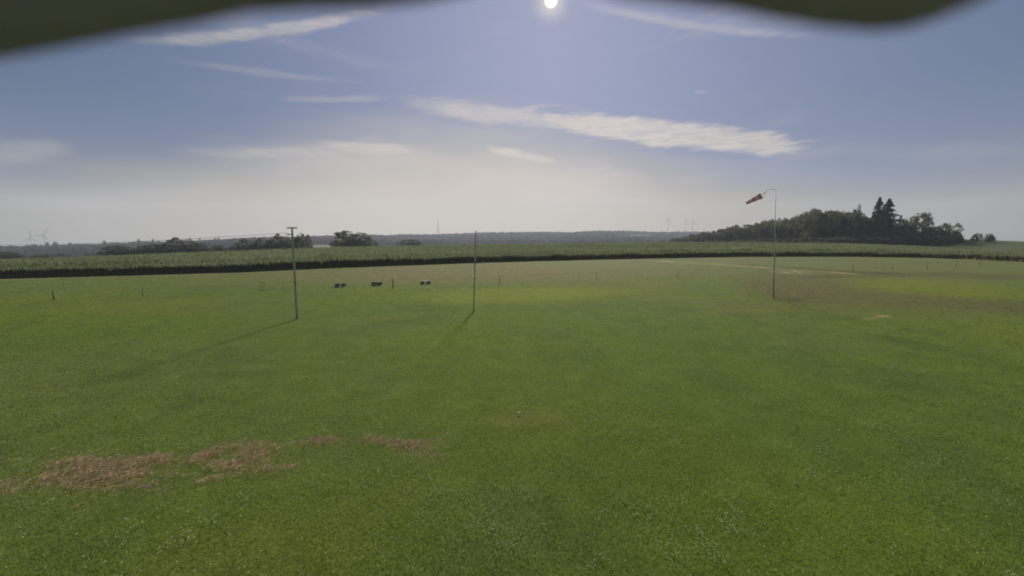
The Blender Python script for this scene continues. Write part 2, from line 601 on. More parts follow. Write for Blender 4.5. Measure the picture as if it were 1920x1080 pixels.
CROPC = np.array([0.098, 0.110, 0.064])
FIELDS = [(600, 463, 45, 4), (975, 453, 75, 2.2), (905, 455, 14, 2.5), (960, 455, 12, 2.5), (1195, 444, 34, 3.5), (1270, 449, 60, 2.2),
          (830, 458, 30, 2), (1085, 449, 60, 1.5), (420, 462, 30, 3), (1040, 456, 120, 2.0)]


def field_mask(px, py):
    w = np.zeros_like(px)
    for cx, cy, rx, ry in FIELDS:
        w = np.maximum(w, soft_ellipse(px, py, cx, cy, rx, ry, 0.25, -0.01))
    return w


def land_color(x, y, z):
    r = np.hypot(x, y)
    px = col_px(x, y)
    pxx, pyy = project(x, y, z)
    n = fbm(x / 60, y / 60, 31)[:, None]
    col = CROPC * (0.75 + 0.5 * n)
    hw = sstep(px, 1600, 1760)[:, None]
    col = col * (1 - hw) + np.array([0.066, 0.088, 0.040]) * (0.8 + 0.4 * n) * hw
    w = sstep(r, 500, 900)[:, None]
    col = col * (1 - w) + np.array([0.07, 0.085, 0.04]) * w
    f = field_mask(pxx, pyy)[:, None] * w
    col = col * (1 - f) + np.array([0.13, 0.135, 0.085]) * f
    return col


# ground sheet: fine towards the view, coarse behind
azs = np.concatenate([np.radians(np.arange(-180, -62, 6.0)), np.radians(np.arange(-62, 62.01, 0.2)), np.radians(np.arange(66, 180, 6.0))])
rads = np.concatenate([np.geomspace(1.5, 130, 250), np.geomspace(132, 700, 70), np.geomspace(715, 3600, 90)])
AZ, RD = np.meshgrid(azs, rads, indexing='ij')
gx, gy = (RD * np.sin(AZ)).ravel(), (RD * np.cos(AZ)).ravel()
gz = terrain_z(gx, gy)
pxg = np.where(gy > 1e-3, col_px(gx, gy), np.where(gx < 0, -300, 2200))
r0g = np.interp(pxg, XT, R0)
rg = np.hypot(gx, gy)
near = 1 - sstep(rg, r0g - 0.3, r0g + 0.6)
gz = gz + near * (fbm(gx / 3, gy / 3, 77, 3) - 0.5) * 0.05
mc = meadow_color(gx, gy)
lc = land_color(gx, gy, gz)
gc = mc * near[:, None] + lc * (1 - near)[:, None]
na, nr = len(azs), len(rads)
ia, ir = np.meshgrid(np.arange(na), np.arange(nr - 1), indexing='ij')
i00 = (ia * nr + ir).ravel()
i10 = (((ia + 1) % na) * nr + ir).ravel()
quads = np.stack([i00, i00 + 1, i10 + 1, i10], 1)
gverts = np.stack([gx, gy, gz], 1)
# inner disc
cidx = len(gverts)
gverts = np.vstack([gverts, [[0, 0, 0]]])
gc = np.vstack([gc, GREEN[None]])
me = np_mesh('ground', gverts, quads[:, ::-1], gc, smooth=True)
bm = bmesh.new()
bm.from_mesh(me)
bm.verts.ensure_lookup_table()
for i in range(na):
    bm.faces.new((bm.verts[cidx], bm.verts[((i + 1) % na) * nr], bm.verts[i * nr]))
bmesh.ops.recalc_face_normals(bm, faces=bm.faces[:])
bm.to_mesh(me)
bm.free()
mg = bpy.data.materials.new('meadow_ground')
mg.use_nodes = True
q = NG(mg.node_tree)
b = mg.node_tree.nodes['Principled BSDF']
at = q.node('ShaderNodeAttribute', attribute_name='gcol')
geo = q.node('ShaderNodeNewGeometry')
n1 = q.noise(geo.outputs['Position'], 9.0, 6.0, 0.7)
n2 = q.noise(geo.outputs['Position'], 1.1, 5.0, 0.65)
var = q.m('ADD', q.m('MULTIPLY', n1, 0.9), q.m('MULTIPLY', n2, 0.7))
cm = q.mix(1.0, at.outputs['Color'], q.vec(q.m('ADD', var, 0.15), q.m('ADD', var, 0.15), q.m('ADD', var, 0.10)), 'MULTIPLY')
mg.node_tree.links.new(cm, b.inputs['Base Color'])
b.inputs['Roughness'].default_value = 1.0
b.inputs['Specular IOR Level'].default_value = 0.05
bp = q.node('ShaderNodeBump')
bp.inputs['Strength'].default_value = 0.5
bp.inputs['Distance'].default_value = 0.05
mg.node_tree.links.new(n1, bp.inputs['Height'])
mg.node_tree.links.new(bp.outputs[0], b.inputs['Normal'])
tag(link_mesh('ground', me, mg), kind='structure')

# ------------------------------------------------------------------ haze
bm = bmesh.new()
box(bm, 0, 0, 0, 7600, 7600, 380)
hz = link_mesh('haze', bm_mesh('haze', bm), None)
hz.location = (0, 0, -70 + 190)
mh = bpy.data.materials.new('haze_air')
mh.use_nodes = True
mh.node_tree.nodes.clear()
q = NG(mh.node_tree)
pv = q.node('ShaderNodeVolumePrincipled')
pv.inputs['Color'].default_value = (0.85, 0.88, 1.0, 1)
pv.inputs['Density'].default_value = 0.00017
pv.inputs['Anisotropy'].default_value = 0.05
om = q.node('ShaderNodeOutputMaterial')
mh.node_tree.links.new(pv.outputs[0], om.inputs['Volume'])
hz.data.materials.append(mh)
hz.display_type = 'WIRE'
tag(hz, kind='stuff')

# ------------------------------------------------------------------ crop field
def crop_height(px):
    return np.interp(px, XT, HC)


def crop_build():
    xc = np.concatenate([np.arange(-120, 2081, 5.0)])
    rows_t = np.concatenate([[0.0, 0.004, 0.012], np.geomspace(0.022, 1.0, 60)])
    azc = np.arctan((xc - 960) / FPX * CP)
    V = []
    for i, (x_, a_) in enumerate(zip(xc, azc)):
        r0_, r1_ = np.interp(x_, XT, R0), np.interp(x_, XT, R1)
        rr_ = r0_ + 1.0 + rows_t * (r1_ - r0_ - 0.5)
        X, Y = rr_ * math.sin(a_), rr_ * math.cos(a_)
        Z = terrain_z(X, Y)
        hh = crop_height(np.full_like(X, x_)) * 0.86
        lift = np.array([0.0, 0.4, 0.55] + list(0.64 + 0.36 * np.clip((rows_t[3:] * (r1_ - r0_) - 0.8) / 4.0, 0, 1)))
        Z = Z + hh * lift + np.where(lift == 1, (fbm(X / 2.0, Y / 2.0, 8) - 0.5) * 0.4, 0)
        V.append(np.stack([X, Y, Z - np.where(lift == 0, 0.05, 0)], 1))
    V = np.vstack(V)
    n_r = len(rows_t)
    a_, b_ = np.meshgrid(np.arange(len(xc) - 1), np.arange(n_r - 1), indexing='ij')
    i0 = (a_ * n_r + b_).ravel()
    F = np.stack([i0, i0 + n_r, i0 + n_r + 1, i0 + 1], 1)
    n = fbm(V[:, 0] / 14, V[:, 1] / 14, 12)[:, None]
    colr = CROPC * (0.8 + 0.4 * n) * 1.1
    rowi = np.tile(np.arange(n_r), len(xc))
    colr = np.where((rowi < 5)[:, None], np.array([0.17, 0.165, 0.11]), colr)
    # stalks
    N1, N2 = 130000, 230000
    pxr = RNG.uniform(-110, 2075, N1 + N2)
    a = np.arctan((pxr - 960) / FPX * CP)
    r0_, r1_ = np.interp(pxr, XT, R0), np.interp(pxr, XT, R1)
    t = np.concatenate([RNG.uniform(0, 0.08, N1) ** 1.0, RNG.uniform(0.0, 1.0, N2) ** 1.6])
    rr_ = r0_ + t * (r1_ - r0_) + RNG.normal(0, 0.12, N1 + N2)
    X, Y = rr_ * np.sin(a), rr_ * np.cos(a)
    Zb = terrain_z(X, Y)
    hh = crop_height(pxr) * RNG.uniform(0.78, 1.18, N1 + N2) * (0.80 + 0.40 * fbm(X / 3, Y / 3, 44)) * (0.62 + 0.38 * np.clip(((rr_ - r0_) + 0.3) / 4.5, 0, 1))
    w = RNG.uniform(0.02, 0.055, N1 + N2) * np.where(t < 0.085, 1.0, 0.75 + 0.6 * t)
    th = RNG.uniform(0, math.pi, N1 + N2)
    lx, ly = RNG.normal(0, 0.10, N1 + N2), RNG.normal(0, 0.10, N1 + N2)
    z0 = np.where(t < 0.085, 0.0, hh * 0.82)
    cx_, sx_ = np.cos(th) * w, np.sin(th) * w
    P = np.stack([
        np.stack([X - cx_, Y - sx_, Zb + z0], 1),
        np.stack([X + cx_, Y + sx_, Zb + z0 + hh * 0.05], 1),
        np.stack([X + lx + cx_ * 0.7, Y + ly + sx_ * 0.7, Zb + hh * 0.97], 1),
        np.stack([X + lx - cx_ * 0.5, Y + ly - sx_ * 0.5, Zb + hh], 1)], 1).reshape(-1, 3)
    base = len(V)
    FQ = base + np.arange(len(P)).reshape(-1, 4)
    nn = fbm(X / 14, Y / 14, 12)[:, None]
    cs = CROPC * (0.8 + 0.4 * nn) * RNG.uniform(0.86, 1.16, (N1 + N2, 1))
    yel = (RNG.random(N1 + N2) < 0.12)[:, None]
    cs = np.where(yel, np.array([0.13, 0.13, 0.07]), cs)
    stem = np.array([0.19, 0.18, 0.115]) * RNG.uniform(0.8, 1.2, (N1 + N2, 1))
    lowc = np.where((t < 0.085)[:, None], stem, cs)
    csv = np.stack([lowc, lowc, cs, cs], 1).reshape(-1, 3)
    # pale long grass left standing along the foot of the crop
    NF = 36000
    pf = RNG.uniform(-110, 2075, NF)
    af = np.arctan((pf - 960) / FPX * CP)
    rf = np.interp(pf, XT, R0) + RNG.normal(0.1, 0.35, NF)
    X, Y = rf * np.sin(af), rf * np.cos(af)
    hf = RNG.uniform(0.12, 0.5, NF) * (0.5 + fbm(X / 4, Y / 4, 45))
    thf = RNG.uniform(0, math.pi, NF)
    cx_, sx_ = np.cos(thf) * 0.03, np.sin(thf) * 0.03
    P2 = np.stack([np.stack([X - cx_, Y - sx_, hf * 0], 1), np.stack([X + cx_, Y + sx_, hf * 0], 1),
                   np.stack([X + cx_ + hf * 0.2, Y + sx_, hf * 0.95], 1), np.stack([X - cx_ * 0.2 + hf * 0.2, Y, hf], 1)], 1).reshape(-1, 3)
    FQ = np.vstack([FQ, base + len(P) + np.arange(len(P2)).reshape(-1, 4)])
    P = np.vstack([P, P2])
    c2 = np.where((RNG.random(NF) < 0.5)[:, None], np.array([0.20, 0.18, 0.10]), np.array([0.12, 0.13, 0.055])) * RNG.uniform(0.8, 1.2, (NF, 1))
    csv = np.vstack([csv, np.repeat(c2, 4, axis=0)])
    me = np_mesh('crop_field', np.vstack([V, P]), np.vstack([F, FQ]), np.vstack([colr, csv]))
    o = link_mesh('crop_field', me, M_CROP)
    tag(o, 'tall green crop standing behind the mown meadow', 'crop', kind='stuff')


crop_build()

# ------------------------------------------------------------------ grass blades
def grass_build():
    N = 820000
    r = np.exp(RNG.uniform(math.log(3.6), math.log(85), N))
    a = RNG.uniform(R(-56), R(56), N)
    x, y = r * np.sin(a), r * np.cos(a)
    px = col_px(x, y)
    keep = (r < np.interp(px, XT, R0) - 0.2) & (RNG.random(N) > sstep(r, 16, 85) * 0.97)
    x, y, r = x[keep], y[keep], r[keep]
    n = len(x)
    col = meadow_color(x, y)
    col = col * RNG.uniform(0.86, 1.15, (n, 1))
    tuft = fbm(x / 0.35, y / 0.35, 55, 3)
    h = (0.020 + 0.014 * tuft) * RNG.uniform(0.6, 1.3, n) * (1 + r * 0.012)
    w = np.maximum(0.0028, r * 0.00062) * RNG.uniform(0.7, 1.3, n)
    th = RNG.uniform(0, math.pi, n)
    lx, ly = RNG.normal(0, 0.5, n) * h, RNG.normal(0, 0.5, n) * h
    gzv = (fbm(x / 3, y / 3, 77, 3) - 0.5) * 0.05
    cx_, sx_ = np.cos(th) * w, np.sin(th) * w
    P = np.stack([np.stack([x - cx_, y - sx_, gzv - 0.004], 1), np.stack([x + cx_, y + sx_, gzv - 0.004], 1),
                  np.stack([x + lx, y + ly, gzv + h], 1)], 1).reshape(-1, 3)
    me = np_mesh('grass', P, np.arange(n * 3).reshape(-1, 3), np.repeat(col, 3, axis=0))
    tag(link_mesh('grass', me, M_BLADE), 'short mown green grass covering the meadow', 'grass', kind='stuff')


grass_build()

# octahedron heads
OCT = np.array([[1, 0, 0], [0, 1, 0], [-1, 0, 0], [0, -1, 0], [0, 0, 1], [0, 0, -1]], float)
OCF = np.array([[0, 1, 4], [1, 2, 4], [2, 3, 4], [3, 0, 4], [1, 0, 5], [2, 1, 5], [3, 2, 5], [0, 3, 5]])


def clover_build():
    N = 60000
    r = np.exp(RNG.uniform(math.log(4.0), math.log(32), N))
    a = RNG.uniform(R(-54), R(54), N)
    x, y = r * np.sin(a), r * np.cos(a)
    px, py = project(x, y, np.zeros(N))
    d = fbm(x / 1.6 + 11, y / 1.6, 66, 4)
    d2 = fbm(x / 0.45 + 5, y / 0.45, 67, 2)
    area = sstep(py, 590, 900) * 0.75 + 0.10
    area = area * (0.72 + 0.5 * sstep(px, 450, 1100) * (1 - sstep(px, 1650, 1950) * 0.6))
    prob = np.clip(sstep(d, 0.44, 0.80) * sstep(d2, 0.40, 0.75) * area * 0.75 + 0.045 * sstep(py, 560, 900), 0, 1)
    prob = prob * (1 - 0.8 * hay_mask(px, py, x, y))
    keep = RNG.random(N) < prob
    x, y, r = x[keep], y[keep], r[keep]
    n = len(x)
    s = RNG.uniform(0.007, 0.014, n) * (1 + r * 0.010)
    z = RNG.uniform(0.035, 0.06, n) + (fbm(x / 3, y / 3, 77, 3) - 0.5) * 0.05
    V = (OCT[None] * s[:, None, None] * np.array([1, 1, 0.8]) + np.stack([x, y, z], 1)[:, None]).reshape(-1, 3)
    F = (OCF[None] + (np.arange(n) * 6)[:, None, None]).reshape(-1, 3)
    tag(link_mesh('clover_flowers', np_mesh('clover_flowers', V, F), M_PETAL), 'small white clover flowers scattered over the near grass', 'flowers', kind='stuff')
    return n


print('clover', clover_build())


def hay_build():
    N = 260000
    px = RNG.uniform(-120, 860, N)
    py = RNG.uniform(800, 950, N)
    d = np.stack([(px - 960) / FPX, CP + (540 - py) / FPX * SP, -SP + (540 - py) / FPX * CP], 1)
    t = -H / d[:, 2]
    x, y = d[:, 0] * t, d[:, 1] * t
    m = hay_mask(px, py, x, y)
    keep = RNG.random(N) < m ** 1.6 * 0.40 + 0.0016
    x, y, m = x[keep], y[keep], m[keep]
    n = len(x)
    L = RNG.uniform(0.03, 0.17, n)
    th = RNG.normal(0.25, 0.9, n)
    w = RNG.uniform(0.0012, 0.0030, n)
    z = 0.022 + m * RNG.uniform(0.0, 0.07, n) * (0.4 + fbm(x / 0.5, y / 0.5, 91))
    rise = RNG.normal(0, 0.16, n)
    ux, uy = np.cos(th), np.sin(th)
    pts = []
    for s_, bend in ((-0.5, 0), (0.0, 1), (0.5, 0)):
        bx = x + ux * L * s_ - uy * L * 0.12 * bend
        by = y + uy * L * s_ + ux * L * 0.12 * bend
        bz = z + rise * L * s_ + bend * 0.008
        pts.append((bx - uy * w, by + ux * w, bz + w * 0.5))
        pts.append((bx + uy * w, by - ux * w, bz - w * 0.5))
    V = np.stack([np.stack(p, 1) for p in pts], 1).reshape(-1, 3)
    bi = (np.arange(n) * 6)[:, None]
    F = np.vstack([bi + np.array([[0, 1, 3, 2]]), bi + np.array([[2, 3, 5, 4]])])
    c0 = np.array([0.44, 0.315, 0.165]) * RNG.uniform(0.45, 1.35, (n, 1))
    light = (RNG.random(n) < 0.14)[:, None]
    c0 = np.where(light, np.array([0.55, 0.42, 0.26]) * RNG.uniform(0.8, 1.2, (n, 1)), c0)
    tag(link_mesh('cut_hay', np_mesh('cut_hay', V, F, np.repeat(c0, 6, axis=0)), M_STRAW),
        'dry brown cut hay lying in loose heaps on the near grass', 'hay', kind='stuff')
    return n


print('hay', hay_build())

# ------------------------------------------------------------------ far forest
def forest_build():
    N = 60000
    a = RNG.uniform(R(-58), R(58), N)
    r = (0.5 + 0.54 * RNG.random(N) ** 0.75) * np.interp(col_px(np.sin(a), np.cos(a)), XT, R5)
    x, y = r * np.sin(a), r * np.cos(a)
    z = terrain_z(x, y)
    px, py = project(x, y, z)
    n = fbm(x / 220, y / 220, 101, 3)
    keep = (field_mask(px, py) < 0.35) & (n + 0.25 * sstep(px, 250, 700) > 0.30)
    keep &= ~((px > 1720))
    keep &= RNG.random(N) < 0.62
    x, y, z, r, px = x[keep], y[keep], z[keep], r[keep], px[keep]
    n = len(x)
    s = RNG.uniform(6.5, 11.0, n)
    s = s * (0.62 + 0.38 * sstep(px, 500, 780))
    hgt = RNG.uniform(7, 11.5, n) * (0.40 + 0.60 * sstep(px, 350, 780)) * (0.45 + 1.1 * fbm(x / 110, y / 110, 111))
    bmi = bmesh.new()
    bmesh.ops.create_icosphere(bmi, subdivisions=1, radius=1.0)
    ico = np.array([v.co[:] for v in bmi.verts])
    fc = np.array([[v.index for v in f.verts] for f in bmi.faces])
    bmi.free()
    k = len(ico)
    jit = RNG.uniform(0.72, 1.25, (n, k, 1))
    V = ico[None] * jit * np.stack([s, s, hgt], 1)[:, None]
    V = V + np.stack([x, y, z + hgt * 0.55], 1)[:, None]
    F = (fc[None] + (np.arange(n) * k)[:, None, None]).reshape(-1, 3)
    tag(link_mesh('forest', np_mesh('forest', V.reshape(-1, 3), F, smooth=False), M_FOREST), 'dark far-off forest covering the hills along the horizon', 'forest', kind='stuff')
    return n


print('forest', forest_build())

# ------------------------------------------------------------------ trees
def crown_mesh(seed, clumps=26, leaves=75, leaf=0.035, lobes=None, crad=(0.09, 0.17)):
    """a unit crown: height 1, radius 0.5, foliage of small tilted quads in clumps"""
    rg = np.random.default_rng(seed)
    cs = []
    lobes = lobes or [((0, 0, 0.55), (0.40, 0.40, 0.40))]
    for i in range(clumps):
        (lx, ly, lz), (sx, sy, sz) = lobes[i % len(lobes)]
        v = rg.normal(0, 1, 3)
        v /= np.linalg.norm(v)
        k = rg.uniform(0.3, 1.0) ** 0.5 if crad[1] > 0.12 or i % 3 == 0 else rg.uniform(0.78, 1.0)
        cs.append((lx + v[0] * sx * k, ly + v[1] * sy * k, max(0.12, lz + v[2] * sz * k), rg.uniform(*crad)))
    C = np.array(cs)
    n = clumps * leaves
    ci = np.repeat(np.arange(clumps), leaves)
    v = rg.normal(0, 1, (n, 3))
    v /= np.linalg.norm(v, axis=1)[:, None]
    p = C[ci, :3] + v * (C[ci, 3] * rg.uniform(0.35, 1.0, n) ** 0.5)[:, None] * np.array([1, 1, 0.8])
    u = rg.normal(0, 1, (n, 3))
    u /= np.linalg.norm(u, axis=1)[:, None]
    w = np.cross(u, v)
    w /= np.linalg.norm(w, axis=1)[:, None]
    s = (leaf * rg.uniform(0.6, 1.3, n))[:, None]
    P = np.stack([p - u * s, p - w * s * 0.7, p + u * s, p + w * s * 0.7], 1).reshape(-1, 3)
    return np_mesh('crown', P, np.arange(n * 4).reshape(-1, 4))


def bush_mesh(seed):
    return crown_mesh(seed, 26, 70, 0.045, lobes=[((0, 0, 0.42), (0.42, 0.40, 0.36)), ((0.2, 0, 0.30), (0.28, 0.3, 0.28)), ((-0.22, 0, 0.28), (0.28, 0.3, 0.26))])


def trunk_mesh(seed, branches=6, h=0.62, rad=0.024, low=0.3):
    rg = random.Random(seed)
    bm = bmesh.new()
    pts = [(0, 0, -0.03), (rg.uniform(-.01, .01), 0, h * 0.35), (rg.uniform(-.02, .02), rg.uniform(-.02, .02), h * 0.7), (rg.uniform(-.03, .03), rg.uniform(-.03, .03), h)]
    tube(bm, pts, [rad * 1.3, rad, rad * 0.7, rad * 0.3], 7)
    for i in range(branches):
        a = i * 2.4 + rg.uniform(-.4, .4)
        z0 = rg.uniform(low, 0.5)
        L = rg.uniform(0.2, 0.34)
        e = rg.uniform(0.15, 0.34)
        tube(bm, [(0, 0, z0), (math.cos(a) * L * 0.5, math.sin(a) * L * 0.5, z0 + e * 0.6), (math.cos(a) * L, math.sin(a) * L, z0 + e)],
             [rad * 0.5, rad * 0.35, rad * 0.12], 5)
    return bm_mesh('trunk', bm)


def conifer_crown(seed, droop=0.28):
    rg = np.random.default_rng(seed)
    P = []
    lev = 34
    for i in range(lev):
        t = i / (lev - 1)
        z = 0.10 + 0.90 * t
        rad = (1 - t) ** 0.7 * 0.5 * rg.uniform(0.65, 1.1) + 0.02
        nb = 7 if t < 0.7 else 5
        for b_ in range(nb):
            a = rg.uniform(0, 2 * math.pi)
            L = rad * rg.uniform(0.55, 1.1)
            steps = max(3, int(L / 0.035))
            for s in range(steps):
                f = (s + 0.6) / steps
                for side in (-1, 0, 1):
                    cx = math.cos(a) * L * f - math.sin(a) * side * 0.03 * (1.2 - f)
                    cy = math.sin(a) * L * f + math.cos(a) * side * 0.03 * (1.2 - f)
                    cz = z - droop * L * f ** 1.4 * 0.5 - abs(side) * 0.008
                    u = np.array([math.cos(a) * 0.030, math.sin(a) * 0.030, -0.014])
                    w = np.array([-math.sin(a) * 0.015, math.cos(a) * 0.015, rg.normal(0, 0.012)])
                    c_ = np.array([cx, cy, cz])
                    P += [c_ - u, c_ - w, c_ + u, c_ + w]
    P = np.array(P)
    return np_mesh('crown', P, np.arange(len(P)).reshape(-1, 4))


def conifer_trunk():
    bm = bmesh.new()
    tube(bm, [(0, 0, -0.02), (0, 0, 0.5), (0, 0, 0.99)], [0.020, 0.012, 0.002], 7)
    return bm_mesh('trunk', bm)


CROWNS = [crown_mesh(11), crown_mesh(12, 30, 70, 0.033), crown_mesh(13, lobes=[((0.1, 0, 0.5), (0.3, 0.35, 0.36)), ((-0.14, 0, 0.6), (0.26, 0.3, 0.32))]),
          crown_mesh(14, 24, 80, 0.035, lobes=[((0, 0, 0.5), (0.34, 0.34, 0.42))]), crown_mesh(15, 28, 75, 0.034)]
THIN = [crown_mesh(21, 15, 60, 0.030, lobes=[((0, 0, 0.6), (0.36, 0.3, 0.36))]), crown_mesh(22, 17, 60, 0.030, lobes=[((0.1, 0, 0.62), (0.3, 0.3, 0.33)), ((-0.12, 0, 0.42), (0.28, 0.3, 0.25))])]
FORK = crown_mesh(23, 16, 55, 0.030, lobes=[((0.2, 0, 0.70), (0.14, 0.14, 0.16)), ((-0.2, 0, 0.78), (0.10, 0.12, 0.19)), ((0, 0, 0.35), (0.3, 0.3, 0.22)), ((0.02, 0, 0.85), (0.06, 0.06, 0.12))])
DOUBLE = crown_mesh(24, 260, 30, 0.022, crad=(0.045, 0.09), lobes=[((-0.14, 0, 0.52), (0.22, 0.32, 0.42)), ((0.20, 0, 0.46), (0.24, 0.32, 0.40)), ((-0.05, 0, 0.3), (0.40, 0.36, 0.22)), ((0.1, 0, 0.25), (0.34, 0.3, 0.2))])
DOMES = [crown_mesh(61, 260, 34, 0.022, crad=(0.045, 0.095), lobes=[((0, 0, 0.30), (0.38, 0.38, 0.58)), ((0.12, 0, 0.25), (0.34, 0.34, 0.40))]),
         crown_mesh(62, 260, 34, 0.022, crad=(0.045, 0.095), lobes=[((0.06, 0, 0.32), (0.36, 0.36, 0.56)), ((-0.16, 0, 0.22), (0.28, 0.34, 0.44))]),
         crown_mesh(63, 260, 34, 0.022, crad=(0.045, 0.095), lobes=[((-0.05, 0, 0.34), (0.33, 0.36, 0.54)), ((0.2, 0, 0.25), (0.24, 0.34, 0.38)), ((-0.2, 0, 0.2), (0.22, 0.3, 0.3))])]
BUSHES = [bush_mesh(31), bush_mesh(32), bush_mesh(33)]
TRUNKS = [trunk_mesh(1), trunk_mesh(2), trunk_mesh(3, 8)]
CONIF = [conifer_crown(41), conifer_crown(42, 0.5)]
CTRUNK = conifer_trunk()
TCOUNT = [0]


def tree(name, label, cat, px, y_top, width_px, r, group=None, crown=None, trunk=None, mat=M_LEAF, aspect=1.0, zb=None):
    """a tree standing on the terrain at pixel column px and distance r, as tall as the photo shows"""
    top = at_r(px, y_top, r)
    base_z = tz(top.x, top.y) if zb is None else zb
    h = max(top.z - base_z, 1.0) * (1.10 if crown in DOMES else 1.09 if crown in THIN else 1.0)
    d = ray(px, y_top)
    wid = width_px / FPX * r / math.hypot(d[0], d[1])
    TCOUNT[0] += 1
    k = TCOUNT[0]
    o = empty(name, (top.x, top.y, base_z))
    o.rotation_euler = (0, 0, math.atan2(-top.x, top.y) + (random.uniform(-.5, .5) if aspect == 1.0 else 0))
    o.scale = (wid, wid * aspect, h)
    tag(o, label, cat, group)
    cm_ = crown or CROWNS[k % 5]
    tm_ = trunk or TRUNKS[k % 3]
    if not cm_.materials:
        cm_.materials.append(mat)
    link_mesh('crown', cm_, mat, o)
    link_mesh('trunk', tm_, M_BARK, o)
    return o


# the wood on the right: a row of broadleaved trees, nearer and taller to the right
WTOP = np.array([(1262, 446), (1285, 442), (1305, 438), (1325, 434), (1345, 430), (1370, 424), (1400, 419), (1430, 414), (1460, 408), (1480, 405),
                 (1505, 402), (1520, 392), (1545, 390), (1570, 392), (1595, 395), (1615, 400), (1640, 402), (1665, 415), (1690, 424), (1705, 415), (1740, 415), (1765, 430), (1800, 440)], float)
WG = 'broadleaved trees of the wood on the right'
WL = 'dark broadleaved tree in the closed wood right of the windsock'
rnd = random.Random(5)
for row in range(3):
    x = 1264.0 + row * 6
    while x < 1690:
        f = (x - 1264) / (1690 - 1264)
        r = 470 - 180 * min(1, f * 1.4) + row * 16
        wpx = (15 + 17 * f) * rnd.uniform(0.85, 1.25)
        yt = np.interp(x, WTOP[:, 0], WTOP[:, 1]) + rnd.uniform(-2.5, 3.0) * (0.4 + f) + (8 if row == 0 else 0) * f + (3 if row == 1 else 0) * f
        tree('broadleaved_tree', WL, 'tree', x, yt, wpx * 1.35, r, WG, mat=M_LEAF)
        x += wpx * 0.62
# low scrub closing the foot of the wood
SG = 'scrub along the foot of the wood'
x = 1268.0
while x < 1795:
    f = (x - 1264) / 530
    r = 462 - 182 * min(1, f * 1.75) - 8
    tree('shrub', 'dark low shrub along the foot of the wood', 'shrub', x, 450 - 16 * f * (1 if x < 1690 else 0.9) + rnd.uniform(-2, 2), 26 + 8 * f, r, SG,
         crown=BUSHES[int(x) % 3], trunk=TRUNKS[0])
    x += 13 + 4 * f

RW = 285
tree('broadleaved_tree', 'round topped tree bulging highest at the left of the tall wood', 'tree', 1531, 392, 44, 300, crown=CROWNS[1])
tree('broadleaved_tree', 'thin forked tree with two upright tips left of the conifers', 'tree', 1612, 385, 26, 292, crown=FORK, trunk=TRUNKS[1])
tree('conifer', 'tall conifer, left and taller of the pair above the wood', 'conifer', 1650, 371, 54, RW, crown=CONIF[0], trunk=CTRUNK, mat=M_NEEDLE)
tree('conifer', 'tall conifer, right of the pair, with drooping branches on its right', 'conifer', 1668, 374, 68, RW + 3, crown=CONIF[1], trunk=CTRUNK, mat=M_NEEDLE)
tree('broadleaved_tree', 'pointed tree just right of the two tall conifers', 'tree', 1694, 402, 32, RW, crown=DOMES[2])
tree('broadleaved_tree', 'tall loose crowned tree between conifers and the end of the wood', 'tree', 1722, 397, 48, RW, crown=THIN[1])
tree('broadleaved_tree', 'dense tree under the tall loose crown right of the conifers', 'tree', 1714, 406, 60, RW + 8, crown=DOMES[1])
tree('broadleaved_tree', 'sparse topped tree right of the tall loose crowned one', 'tree', 1742, 411, 24, RW + 4, crown=THIN[0])
tree('broadleaved_tree', 'medium tree with ragged top near the right end of the wood', 'tree', 1767, 417, 28, RW, crown=THIN[1])
tree('broadleaved_tree', 'last tree at the right end of the wood, open leaning crown', 'tree', 1791, 418, 30, RW, crown=THIN[0])
tree('broadleaved_tree', 'low dense tree filling the gap before the last tree of the wood', 'tree', 1755, 424, 44, RW + 6, crown=DOMES[0])
tree('broadleaved_tree', 'low dense tree beneath the last open crown of the wood', 'tree', 1782, 427, 38, RW + 6, crown=DOMES[2])
tree('broadleaved_tree', 'small lone tree on the hill, nearer to the wood', 'tree', 1833, 436, 18, 287, crown=DOMES[1], mat=M_LEAF2)
tree('broadleaved_tree', 'small lone tree on the hill, farther right, low and wide', 'tree', 1856, 438, 18, 287, crown=DOMES[0], mat=M_LEAF2)

